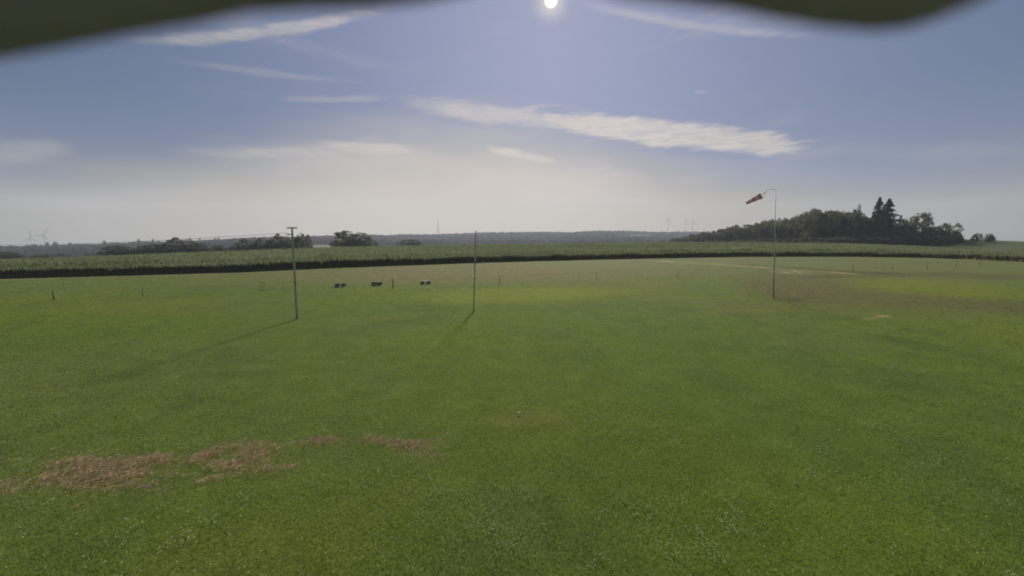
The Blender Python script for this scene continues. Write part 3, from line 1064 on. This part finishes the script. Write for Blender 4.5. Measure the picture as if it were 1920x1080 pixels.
# trees and bushes in the middle distance behind the crop
MID = [
    ('bush', 'small dark bush at the far left edge behind the crop', 'bush', 12, 471, 45, 330, BUSHES[0]),
    ('bush', 'low flat bush left of the hedge row under the wind turbines', 'bush', 88, 476, 50, 330, BUSHES[1]),
    ('bush', 'leftmost rounded bush of the hedge row behind the crop', 'bush', 216, 459, 50, 300, BUSHES[2]),
    ('bush', 'second low bush of the hedge row behind the crop', 'bush', 248, 462, 44, 305, BUSHES[0]),
    ('bush', 'third broad bush of the hedge row, left of the domed tree', 'bush', 282, 457, 56, 300, BUSHES[1]),
    ('broadleaved_tree', 'broad domed tree rising above the left hedge row', 'tree', 341, 444, 70, 300, CROWNS[1]),
    ('bush', 'low bush under the left side of the domed tree', 'bush', 314, 460, 40, 298, BUSHES[2]),
    ('bush', 'low bush under the right side of the domed tree', 'bush', 368, 458, 36, 298, BUSHES[0]),
    ('bush', 'small round bush alone between the domed tree and hedge', 'bush', 408, 459, 28, 310, BUSHES[1]),
    ('bush', 'small bush just left of the longer dark hedge', 'bush', 436, 460, 24, 310, BUSHES[2]),
    ('broadleaved_tree', 'low rounded tree at the left end of the dark hedge by the crossbar pole', 'tree', 464, 446, 44, 300, CROWNS[4]),
    ('broadleaved_tree', 'middle tree of the dark hedge left of the crossbar pole', 'tree', 494, 445, 44, 300, CROWNS[0]),
    ('broadleaved_tree', 'taller tree of the dark hedge touching the crossbar pole', 'tree', 527, 437, 46, 300, CROWNS[2]),
    ('broadleaved_tree', 'flat topped tree immediately right of the crossbar pole', 'tree', 565, 436, 32, 300, CROWNS[3]),
    ('broadleaved_tree', 'large lone double domed tree between the two poles', 'tree', 657, 430, 66, 310, DOUBLE),
    ('broadleaved_tree', 'small dim tree right beside the large double domed tree', 'tree', 698, 446, 22, 420, CROWNS[4]),
    ('bush', 'long low bush between the double domed tree and plain pole', 'bush', 768, 448, 54, 480, BUSHES[0]),
    ('bush', 'tiny bush right of the flat topped tree by the pole', 'bush', 581, 461, 14, 300, BUSHES[2]),
    ('bush', 'dark bush on the far slope below the wood end', 'bush', 1250, 449, 50, 700, BUSHES[1]),
]
for nm, lb, ct, px, yt, wd, r, cr in MID:
    tree(nm, lb, ct, px, yt, wd * 1.28, r, crown=cr if cr is DOUBLE else DOMES[int(px) % 3], mat=M_LEAF2)
# dots of trees along the left ridge
RG = 'tiny trees along the left ridge'
for px, yt, wd in [(64, 457.5, 7), (88, 453.5, 7), (104, 453, 9), (131, 453.5, 6), (195, 449.5, 6), (259, 447.5, 6), (286, 447, 5), (356, 445.5, 5), (374, 446, 5), (403, 444.8, 6), (410, 445, 4), (589, 440, 5), (1300, 435, 7), (1345, 424, 9)]:
    if px < 600:
        tree('broadleaved_tree', 'tiny tree dotted along the far left ridge against the sky', 'tree', px, yt, wd, 1330, RG)

# ------------------------------------------------------------------ wind turbines and mast
def turbine(px, y_hub, r, label, phase, yaw, rad=2.6, blade=36):
    hub = at_r(px, y_hub, r)
    zb = tz(hub.x, hub.y)
    o = empty('wind_turbine', (hub.x, hub.y, zb))
    tag(o, label, 'wind turbine', 'wind turbines on the horizon')
    o.rotation_euler = (0, 0, yaw)
    h = hub.z - zb
    bm = bmesh.new()
    tube(bm, [(0, 0, -1), (0, 0, h * 0.5), (0, 0, h - 1.2)], [rad, rad * 0.75, rad * 0.5], 10)
    link_mesh('tower', bm_mesh('tower', bm), M_TURB, o)
    bm = bmesh.new()
    box(bm, 0, 1.5, h + 0.4, 4.2, 10, 4.2, 0, 0.8)
    link_mesh('nacelle', bm_mesh('nacelle', bm), M_TURB, o)
    bm = bmesh.new()
    tube(bm, [(0, -3.6, h), (0, -5.2, h), (0, -6.4, h)], [2.2, 1.9, 0.6], 10)
    hubo = link_mesh('hub', bm_mesh('hub', bm), M_TURB, o)
    for k in range(3):
        a = phase + k * 2 * math.pi / 3
        ux, uz = math.sin(a), math.cos(a)
        vx, vz = uz, -ux
        bm = bmesh.new()
        prof = [(1.2, 1.0, 1.0), (6, 1.7, 0.6), (blade * 0.6, 1.1, 0.35), (blade, 0.25, 0.1)]
        rings = []
        for d_, c_, t_ in prof:
            rings.append([bm.verts.new((ux * d_ + vx * s * c_, -5.0 + q_ * t_, h + uz * d_ + vz * s * c_)) for s, q_ in ((-1, 0), (0, -1), (1, 0), (0, 1))])
        for i in range(3):
            for j in range(4):
                bm.faces.new((rings[i][j], rings[i][(j + 1) % 4], rings[i + 1][(j + 1) % 4], rings[i + 1][j]))
        bm.faces.new(rings[0][::-1])
        bm.faces.new(rings[-1])
        link_mesh('blade', bm_mesh('blade', bm), M_TURB, hubo)


turbine(57, 447, 2700, 'left wind turbine of the two above the far left ridge', 0.05, 0.9)
turbine(82, 441, 2700, 'right wind turbine of the two above the far left ridge', 0.5, 0.5)
turbine(1253, 411.5, 3300, 'tallest wind turbine, left of the three beside the wood', 0.3, 0.4, 3.0)
turbine(1285.5, 415, 3400, 'middle wind turbine of the three beside the wood', 0.8, 0.4, 3.0)
turbine(1298.5, 414.5, 3400, 'wind turbine nearest the wood, right of the three', 0.1, 0.4, 3.0)

top = at_r(821, 409, 2350)
zb = tz(top.x, top.y)
o = empty('radio_mast', (top.x, top.y, zb))
tag(o, 'slender grey radio mast above the forested hills between the poles', 'mast')
bm = bmesh.new()
hm = (top.z - zb)
for sx, sy in ((-1, -1), (1, -1), (0, 1.2)):
    tube(bm, [(sx * 2.2, sy * 2.2, -1), (sx * 0.9, sy * 0.9, hm * 0.8)], [0.9, 0.5], 5)
for i in range(14):
    z = hm * 0.8 * i / 14
    k = 2.2 - 1.3 * i / 14
    box(bm, 0, 0, z, k * 2.2, k * 2.2, 0.5)
link_mesh('lattice', bm_mesh('lattice', bm), M_MAST, o)
bm = bmesh.new()
tube(bm, [(0, 0, hm * 0.8), (0, 0, hm)], [0.9, 0.5], 6)
link_mesh('antenna', bm_mesh('antenna', bm), M_MAST, o)

# ------------------------------------------------------------------ poles
def pole_thing(name, label, px_b, py_b, px_t, py_t, rad_b, rad_t, mat):
    b_ = ground_pt(px_b, py_b)
    r = math.hypot(b_.x, b_.y)
    t_ = at_r(px_t, py_t, r)
    t_ = Vector((t_.x, b_.y * 1.0, t_.z))
    o = empty(name, b_)
    tag(o, label, 'pole')
    d = t_ - b_
    bm = bmesh.new()
    n = 9
    pts = [d * (i / (n - 1)) for i in range(n)]
    pts[0] = Vector((0, 0, -0.15))
    tube(bm, pts, [rad_b + (rad_t - rad_b) * i / (n - 1) for i in range(n)], 10)
    link_mesh('shaft', bm_mesh('shaft', bm), mat, o)
    return o, b_, d


# pole with a crossbar
o, pb, pd = pole_thing('utility_pole', 'slim wooden pole with a crossbar on top, left in the meadow', 557, 598, 548, 428, 0.066, 0.048, M_WOOD)
bm = bmesh.new()
box(bm, pd.x, pd.y, pd.z + 0.02, 0.56, 0.09, 0.07, 0, 0.008)
link_mesh('crossbar', bm_mesh('crossbar', bm), M_WOOD, o)
bm = bmesh.new()
box(bm, pd.x - 0.15, pd.y - 0.02, pd.z - 0.33, 0.24, 0.05, 0.06, 0, 0.006)
link_mesh('side_arm', bm_mesh('side_arm', bm), M_WOOD, o)
bm = bmesh.new()
tube(bm, [(pd.x - 0.27, pd.y - 0.02, pd.z - 0.37), (pd.x - 0.27, pd.y - 0.02, pd.z - 0.33), (pd.x - 0.27, pd.y - 0.02, pd.z - 0.26)], [0.03, 0.045, 0.03], 8)
link_mesh('insulator', bm_mesh('insulator', bm), M_PORC, o)
bm = bmesh.new()
zc = pd.z * (598 - 528) / 170.0
tube(bm, [(pd.x * 0.41 - 0.07, pd.y * 0.41 - 0.04, zc), (pd.x * 0.41 + 0.09, pd.y * 0.41 - 0.04, zc)], 0.03, 8)
link_mesh('fence_insulator', bm_mesh('fence_insulator', bm), M_DARKWOOD, o)
p0 = pb + Vector((pd.x - 0.27, pd.y - 0.02, pd.z - 0.25))

# overhead wire going left from that pole
wl = at_r(-60, 459, 62)
bm = bmesh.new()
pts = []
for i in range(25):
    t = i / 24
    p = p0.lerp(wl, t)
    p.z -= 4 * 0.22 * t * (1 - t)
    pts.append(p)
tube(bm, pts, 0.010, 5)
tag(link_mesh('overhead_wire', bm_mesh('overhead_wire', bm), M_ROPE), 'thin dark overhead wire running left from the crossbar pole', 'wire')

# plain pole
o, pb2, pd2 = pole_thing('slim_pole', 'plain slim upright pole near the centre with a narrow tip', 888, 585, 892, 438, 0.044, 0.034, M_WOOD)
bm = bmesh.new()
tube(bm, [pd2, pd2 + Vector((0.01, 0, 0.19))], [0.03, 0.026], 8)
bmesh.ops.translate(bm, verts=bm.verts[:], vec=(0, 0, -0.01))
link_mesh('tip', bm_mesh('tip', bm), M_DARKWOOD, o)
for k, (f, dx_, ln) in enumerate(((0.68, 0.01, 0.04), (0.455, -0.09, 0.10))):
    bm = bmesh.new()
    p = pd2 * f
    tube(bm, [(p.x + dx_ - ln, p.y - 0.07, p.z), (p.x + dx_ + ln, p.y - 0.07, p.z)], [0.028, 0.022], 8)
    link_mesh('insulator', bm_mesh('insulator', bm), M_PORC, o)

# windsock pole
wb = ground_pt(1450.5, 560)
rw = math.hypot(wb.x, wb.y)
wt_ = at_r(1450.5, 356, rw)
o = empty('windsock_pole', wb)
tag(o, 'tall thin grey mast with a short bent arm carrying the windsock', 'mast')
dW = wt_ - wb
dW.y = 0.0
bm = bmesh.new()
tube(bm, [(0, 0, -0.2), dW * 0.42], [0.048, 0.042], 10)
link_mesh('lower_shaft', bm_mesh('lower_shaft', bm), M_WOOD, o)
bm = bmesh.new()
tube(bm, [dW * 0.40, dW * 0.7, dW], [0.026, 0.022, 0.018], 10)
link_mesh('upper_shaft', bm_mesh('upper_shaft', bm), M_POLEGREY, o)
bm = bmesh.new()
box(bm, 0, 0, 0.05, 0.13, 0.13, 0.16, 0.2, 0.01)
link_mesh('foot', bm_mesh('foot', bm), M_WOOD, o)
arm_end = at_r(1437, 354, rw) - wb
drop = at_r(1436, 361, rw) - wb
bm = bmesh.new()
tube(bm, [dW, arm_end, drop], 0.017, 8)
link_mesh('arm', bm_mesh('arm', bm), M_POLEGREY, o)
# guy rope
bm = bmesh.new()
gtop = Vector((0, 0, 0)) + dW * ((560 - 470) / 204.0)
gbot = ground_pt(1394, 575) - wb
tube(bm, [gtop, gtop.lerp(gbot, 0.5) + Vector((0, 0, -0.05)), gbot], 0.007, 6)
link_mesh('guy_rope', bm_mesh('guy_rope', bm), M_ROPE, o)

# windsock
mouth = at_r(1427.5, 367.5, rw)
tail = at_r(1399, 380.5, rw)
o = empty('windsock', mouth)
tag(o, 'red and white banded windsock blowing to the left', 'windsock')
ax = tail - mouth
nb = 5
r_m, r_t = 5.6 / FPX * (wb.y), 2.3 / FPX * wb.y
for k in range(nb):
    bm = bmesh.new()
    ta, tb = k / nb, (k + 1) / nb
    pts = []
    rs_ = []
    for s in range(4):
        t = ta + (tb - ta) * s / 3
        sag = -0.05 * t * t
        pts.append(ax * t + Vector((0, 0, sag)))
        rs_.append((r_m + (r_t - r_m) * t) * (1 + 0.05 * math.sin(t * 19)))
    tube(bm, pts, rs_, 14, caps=False)
    link_mesh('red_band' if k % 2 == 0 else 'white_band', bm_mesh('band', bm), M_RED if k % 2 == 0 else M_WHITE, o)
bm = bmesh.new()
tn = ax.normalized()
u = tn.cross(Vector((0, 0, 1))).normalized()
v = tn.cross(u).normalized()
ringp = [(u * math.cos(a) + v * math.sin(a)) * r_m * 1.02 for a in [i * math.pi / 8 for i in range(17)]]
tube(bm, ringp, 0.012, 6, caps=False)
link_mesh('mouth_ring', bm_mesh('mouth_ring', bm), M_GREYMETAL, o)
bm = bmesh.new()
hook = (wb + drop) - mouth
for a in (0.3, 2.0, 3.6, 5.2):
    tube(bm, [hook, (u * math.cos(a) + v * math.sin(a)) * r_m], 0.006, 5)
link_mesh('bridle', bm_mesh('bridle', bm), M_ROPE, o)

# ------------------------------------------------------------------ fence line
FP = [(101, 563, 545, 0.030, 'first fence post from the left edge, dark and thickest'),
      (268, 557, 539, 0.014, 'thin fence post, second from the left edge'),
      (737, 541, 522, 0.030, 'dark fence post between two low wooden stands'),
      (937, 533.5, 517, 0.020, 'fence post just right of the plain slim pole'),
      (1118, 524.5, 510, 0.016, 'thin fence post in the centre right before the crop'),
      (1270, 519, 506, 0.014, 'thin fence post left of the guy rope'),
      (1599, 511, 497, 0.018, 'fence post on the right, first beyond the windsock mast'),
      (1673, 509, 496, 0.015, 'fence post on the right, second beyond the windsock mast'),
      (1738, 504, 491.5, 0.018, 'fence post on the right, third beyond the windsock mast'),
      (1793, 501, 489.5, 0.018, 'fence post on the right, fourth beyond the windsock mast'),
      (1838, 500, 490, 0.018, 'fence post on the right, last before the frame edge')]
tops = []
for px, yb, yt, rad, lb in FP:
    b_ = ground_pt(px, yb)
    t_ = at_r(px, yt, math.hypot(b_.x, b_.y))
    h = t_.z
    o = empty('fence_post', b_)
    tag(o, lb, 'fence post', 'fence posts across the meadow')
    bm = bmesh.new()
    tube(bm, [(0, 0, -0.1), (0.005, 0, h * 0.5), (0.0, 0, h)], [rad * 1.5, rad * 1.5, rad * 1.3], 7)
    link_mesh('stake', bm_mesh('stake', bm), M_DARKWOOD, o)
    bm = bmesh.new()
    tube(bm, [(-0.03, -rad * 1.8, h * 0.93), (0.02, -rad * 1.8, h * 0.93)], 0.022, 6)
    link_mesh('insulator', bm_mesh('insulator', bm), M_ROPE, o)
    tops.append(b_ + Vector((0, -rad * 2.0, h * 0.93)))
bm = bmesh.new()
for a_, b_ in zip(tops[:-1], tops[1:]):
    n = 8
    pts = []
    for i in range(n + 1):
        p = a_.lerp(b_, i / n)
        p.z -= 0.05 * 4 * (i / n) * (1 - i / n)
        pts.append(p)
    tube(bm, pts, 0.0045, 4)
tag(link_mesh('fence_wire', bm_mesh('fence_wire', bm), M_ROPE), 'thin fence wire strung along the row of short posts', 'wire')

# little rack: a stake with short rungs
b_ = ground_pt(488.5, 546)
h = at_r(488.5, 530, math.hypot(b_.x, b_.y)).z
o = empty('stake_rack', b_)
tag(o, 'thin stake with short horizontal rungs left of the crossbar pole', 'rack')
bm = bmesh.new()
tube(bm, [(0, 0, -0.1), (0, 0, h)], 0.018, 6)
link_mesh('stake', bm_mesh('stake', bm), M_DARKWOOD, o)
for f in (0.98, 0.6, 0.12):
    bm = bmesh.new()
    box(bm, 0.24, -0.01, h * f, 0.42, 0.03, 0.05, 0, 0.005)
    link_mesh('rung', bm_mesh('rung', bm), M_DARKWOOD, o)

# low wooden stands
def stand(px, yb, wpx, hpx, label, tilt, pale):
    b_ = ground_pt(px, yb)
    k = b_.y / FPX
    W, Hh = wpx * k, hpx * k
    o = empty('wooden_stand', b_)
    o.rotation_euler = (0, 0, tilt)
    tag(o, label, 'stand', 'low wooden stands on the meadow')
    for s in (-1, 1):
        bm = bmesh.new()
        sx = W * 0.30
        x0 = s * (W / 2 - sx / 2)
        for dxl in (-sx * 0.4, sx * 0.4):
            box(bm, x0 + dxl, -0.20, Hh * 0.44, 0.05, 0.05, Hh * 0.88, 0, 0.004)
            box(bm, x0 + dxl, 0.20, Hh * 0.44, 0.05, 0.05, Hh * 0.88, 0, 0.004)
        box(bm, x0, -0.232, Hh * 0.62, sx, 0.012, Hh * 0.42, 0, 0)
        box(bm, x0, -0.232, Hh * 0.22, sx, 0.012, Hh * 0.24, 0, 0)
        box(bm, x0, 0.232, Hh * 0.5, sx, 0.012, Hh * 0.6, 0, 0)
        link_mesh('trestle', bm_mesh('trestle', bm), M_DARKWOOD, o)
    for j in range(3):
        bm = bmesh.new()
        box(bm, 0, -0.17 + j * 0.17, Hh * 0.88 + 0.015, W * 1.04, 0.16, 0.03, 0, 0.004)
        link_mesh('plank', bm_mesh('plank', bm), M_PALEWOOD if pale else M_DARKWOOD, o)
    bm = bmesh.new()
    box(bm, 0, 0.0, Hh * 0.45, W * 0.42, 0.05, 0.06, 0, 0.004)
    link_mesh('rail', bm_mesh('rail', bm), M_DARKWOOD, o)


stand(638.5, 537.5, 17, 7.0, 'low dark wooden stand, leftmost of the three', 0.02, False)
stand(706.5, 535, 17, 7.0, 'low dark wooden stand, middle one beside the fence post', -0.30, False)
stand(798, 532.5, 17, 6.5, 'low dark wooden stand with pale top, rightmost of three', 0.32, True)

# small white marker at the crop edge
b_ = ground_pt(906, 496)
bm = bmesh.new()
tube(bm, [(0, 0, -0.1), (0, 0, 0.55)], [0.06, 0.05], 8)
o = link_mesh('marker_post', bm_mesh('marker_post', bm), M_PORC)
o.location = b_
tag(o, 'small white marker post at the crop edge beside the plain pole', 'marker post')
# stone
bm = bmesh.new()
bmesh.ops.create_icosphere(bm, subdivisions=2, radius=0.035)
for v_ in bm.verts:
    v_.co *= random.uniform(0.82, 1.15)
    v_.co.z *= 0.6
o = link_mesh('stone', bm_mesh('stone', bm), M_STONE)
o.location = ground_pt(973, 777) + Vector((0, 0, 0.045))
tag(o, 'single pale stone lying in the grass near the centre', 'stone')

# ------------------------------------------------------------------ camera hood
LIP = [(-700, 300), (-400, 215), (-150, 150), (0, 112), (120, 90), (250, 66), (380, 44), (480, 24), (560, 20), (700, 16), (800, 4), (880, -12), (960, -36), (1040, -46), (1100, -26),
       (1160, -6), (1250, 4), (1380, 22), (1480, 42), (1560, 54), (1640, 60), (1700, 54), (1760, 36), (1830, 8), (1900, -28), (2000, -70), (2300, -140), (2700, -200)]
o = empty('camera_hood', (0, -0.35, 0))
tag(o, 'dark blurred weather hood hanging over the top of the view', 'hood')
bm = bmesh.new()
lo, hi = [], []
DEP = 0.115
for px, py in LIP:
    d = ray(px, py)
    p = Vector(d) * DEP / 1.0
    p.z += H
    rows = [p]
    for k, bk in enumerate((0.02, 0.05, 0.09, 0.15, 0.22)):
        rows.append(Vector((p.x * (1 - 0.04 * k), p.y - bk, max(p.z + 0.010 * (k + 1) ** 0.7, H + 0.045 + 0.004 * k))))
    lo.append([bm.verts.new(v_ - Vector((0, 0.35 * -1, 0)) if False else (v_.x, v_.y + 0.35, v_.z)) for v_ in rows])
    hi.append([bm.verts.new((v_.x, v_.y + 0.35, v_.z + 0.003)) for v_ in rows])
nL, nK = len(LIP), len(lo[0])
for i in range(nL - 1):
    for k in range(nK - 1):
        bm.faces.new((lo[i][k], lo[i][k + 1], lo[i + 1][k + 1], lo[i + 1][k])).smooth = True
        bm.faces.new((hi[i][k], hi[i + 1][k], hi[i + 1][k + 1], hi[i][k + 1])).smooth = True
    bm.faces.new((lo[i][0], lo[i + 1][0], hi[i + 1][0], hi[i][0]))
    bm.faces.new((lo[i][-1], hi[i][-1], hi[i + 1][-1], lo[i + 1][-1]))
for i in (0, nL - 1):
    for k in range(nK - 1):
        bm.faces.new((lo[i][k], hi[i][k], hi[i][k + 1], lo[i][k + 1]))
bmesh.ops.recalc_face_normals(bm, faces=bm.faces[:])
link_mesh('hood_sheet', bm_mesh('hood_sheet', bm), M_HOOD, o)
bm = bmesh.new()
box(bm, 0, 0.35 - 0.14, H - 0.005, 0.09, 0.16, 0.08, 0, 0.008)
link_mesh('housing', bm_mesh('housing', bm), M_MAST, o)
bm = bmesh.new()
tube(bm, [(0, 0.12, 0), (0, 0.12, H * 0.5), (0, 0.12, H + 0.10)], 0.03, 12)
link_mesh('mast', bm_mesh('mast', bm), M_GREYMETAL, o)
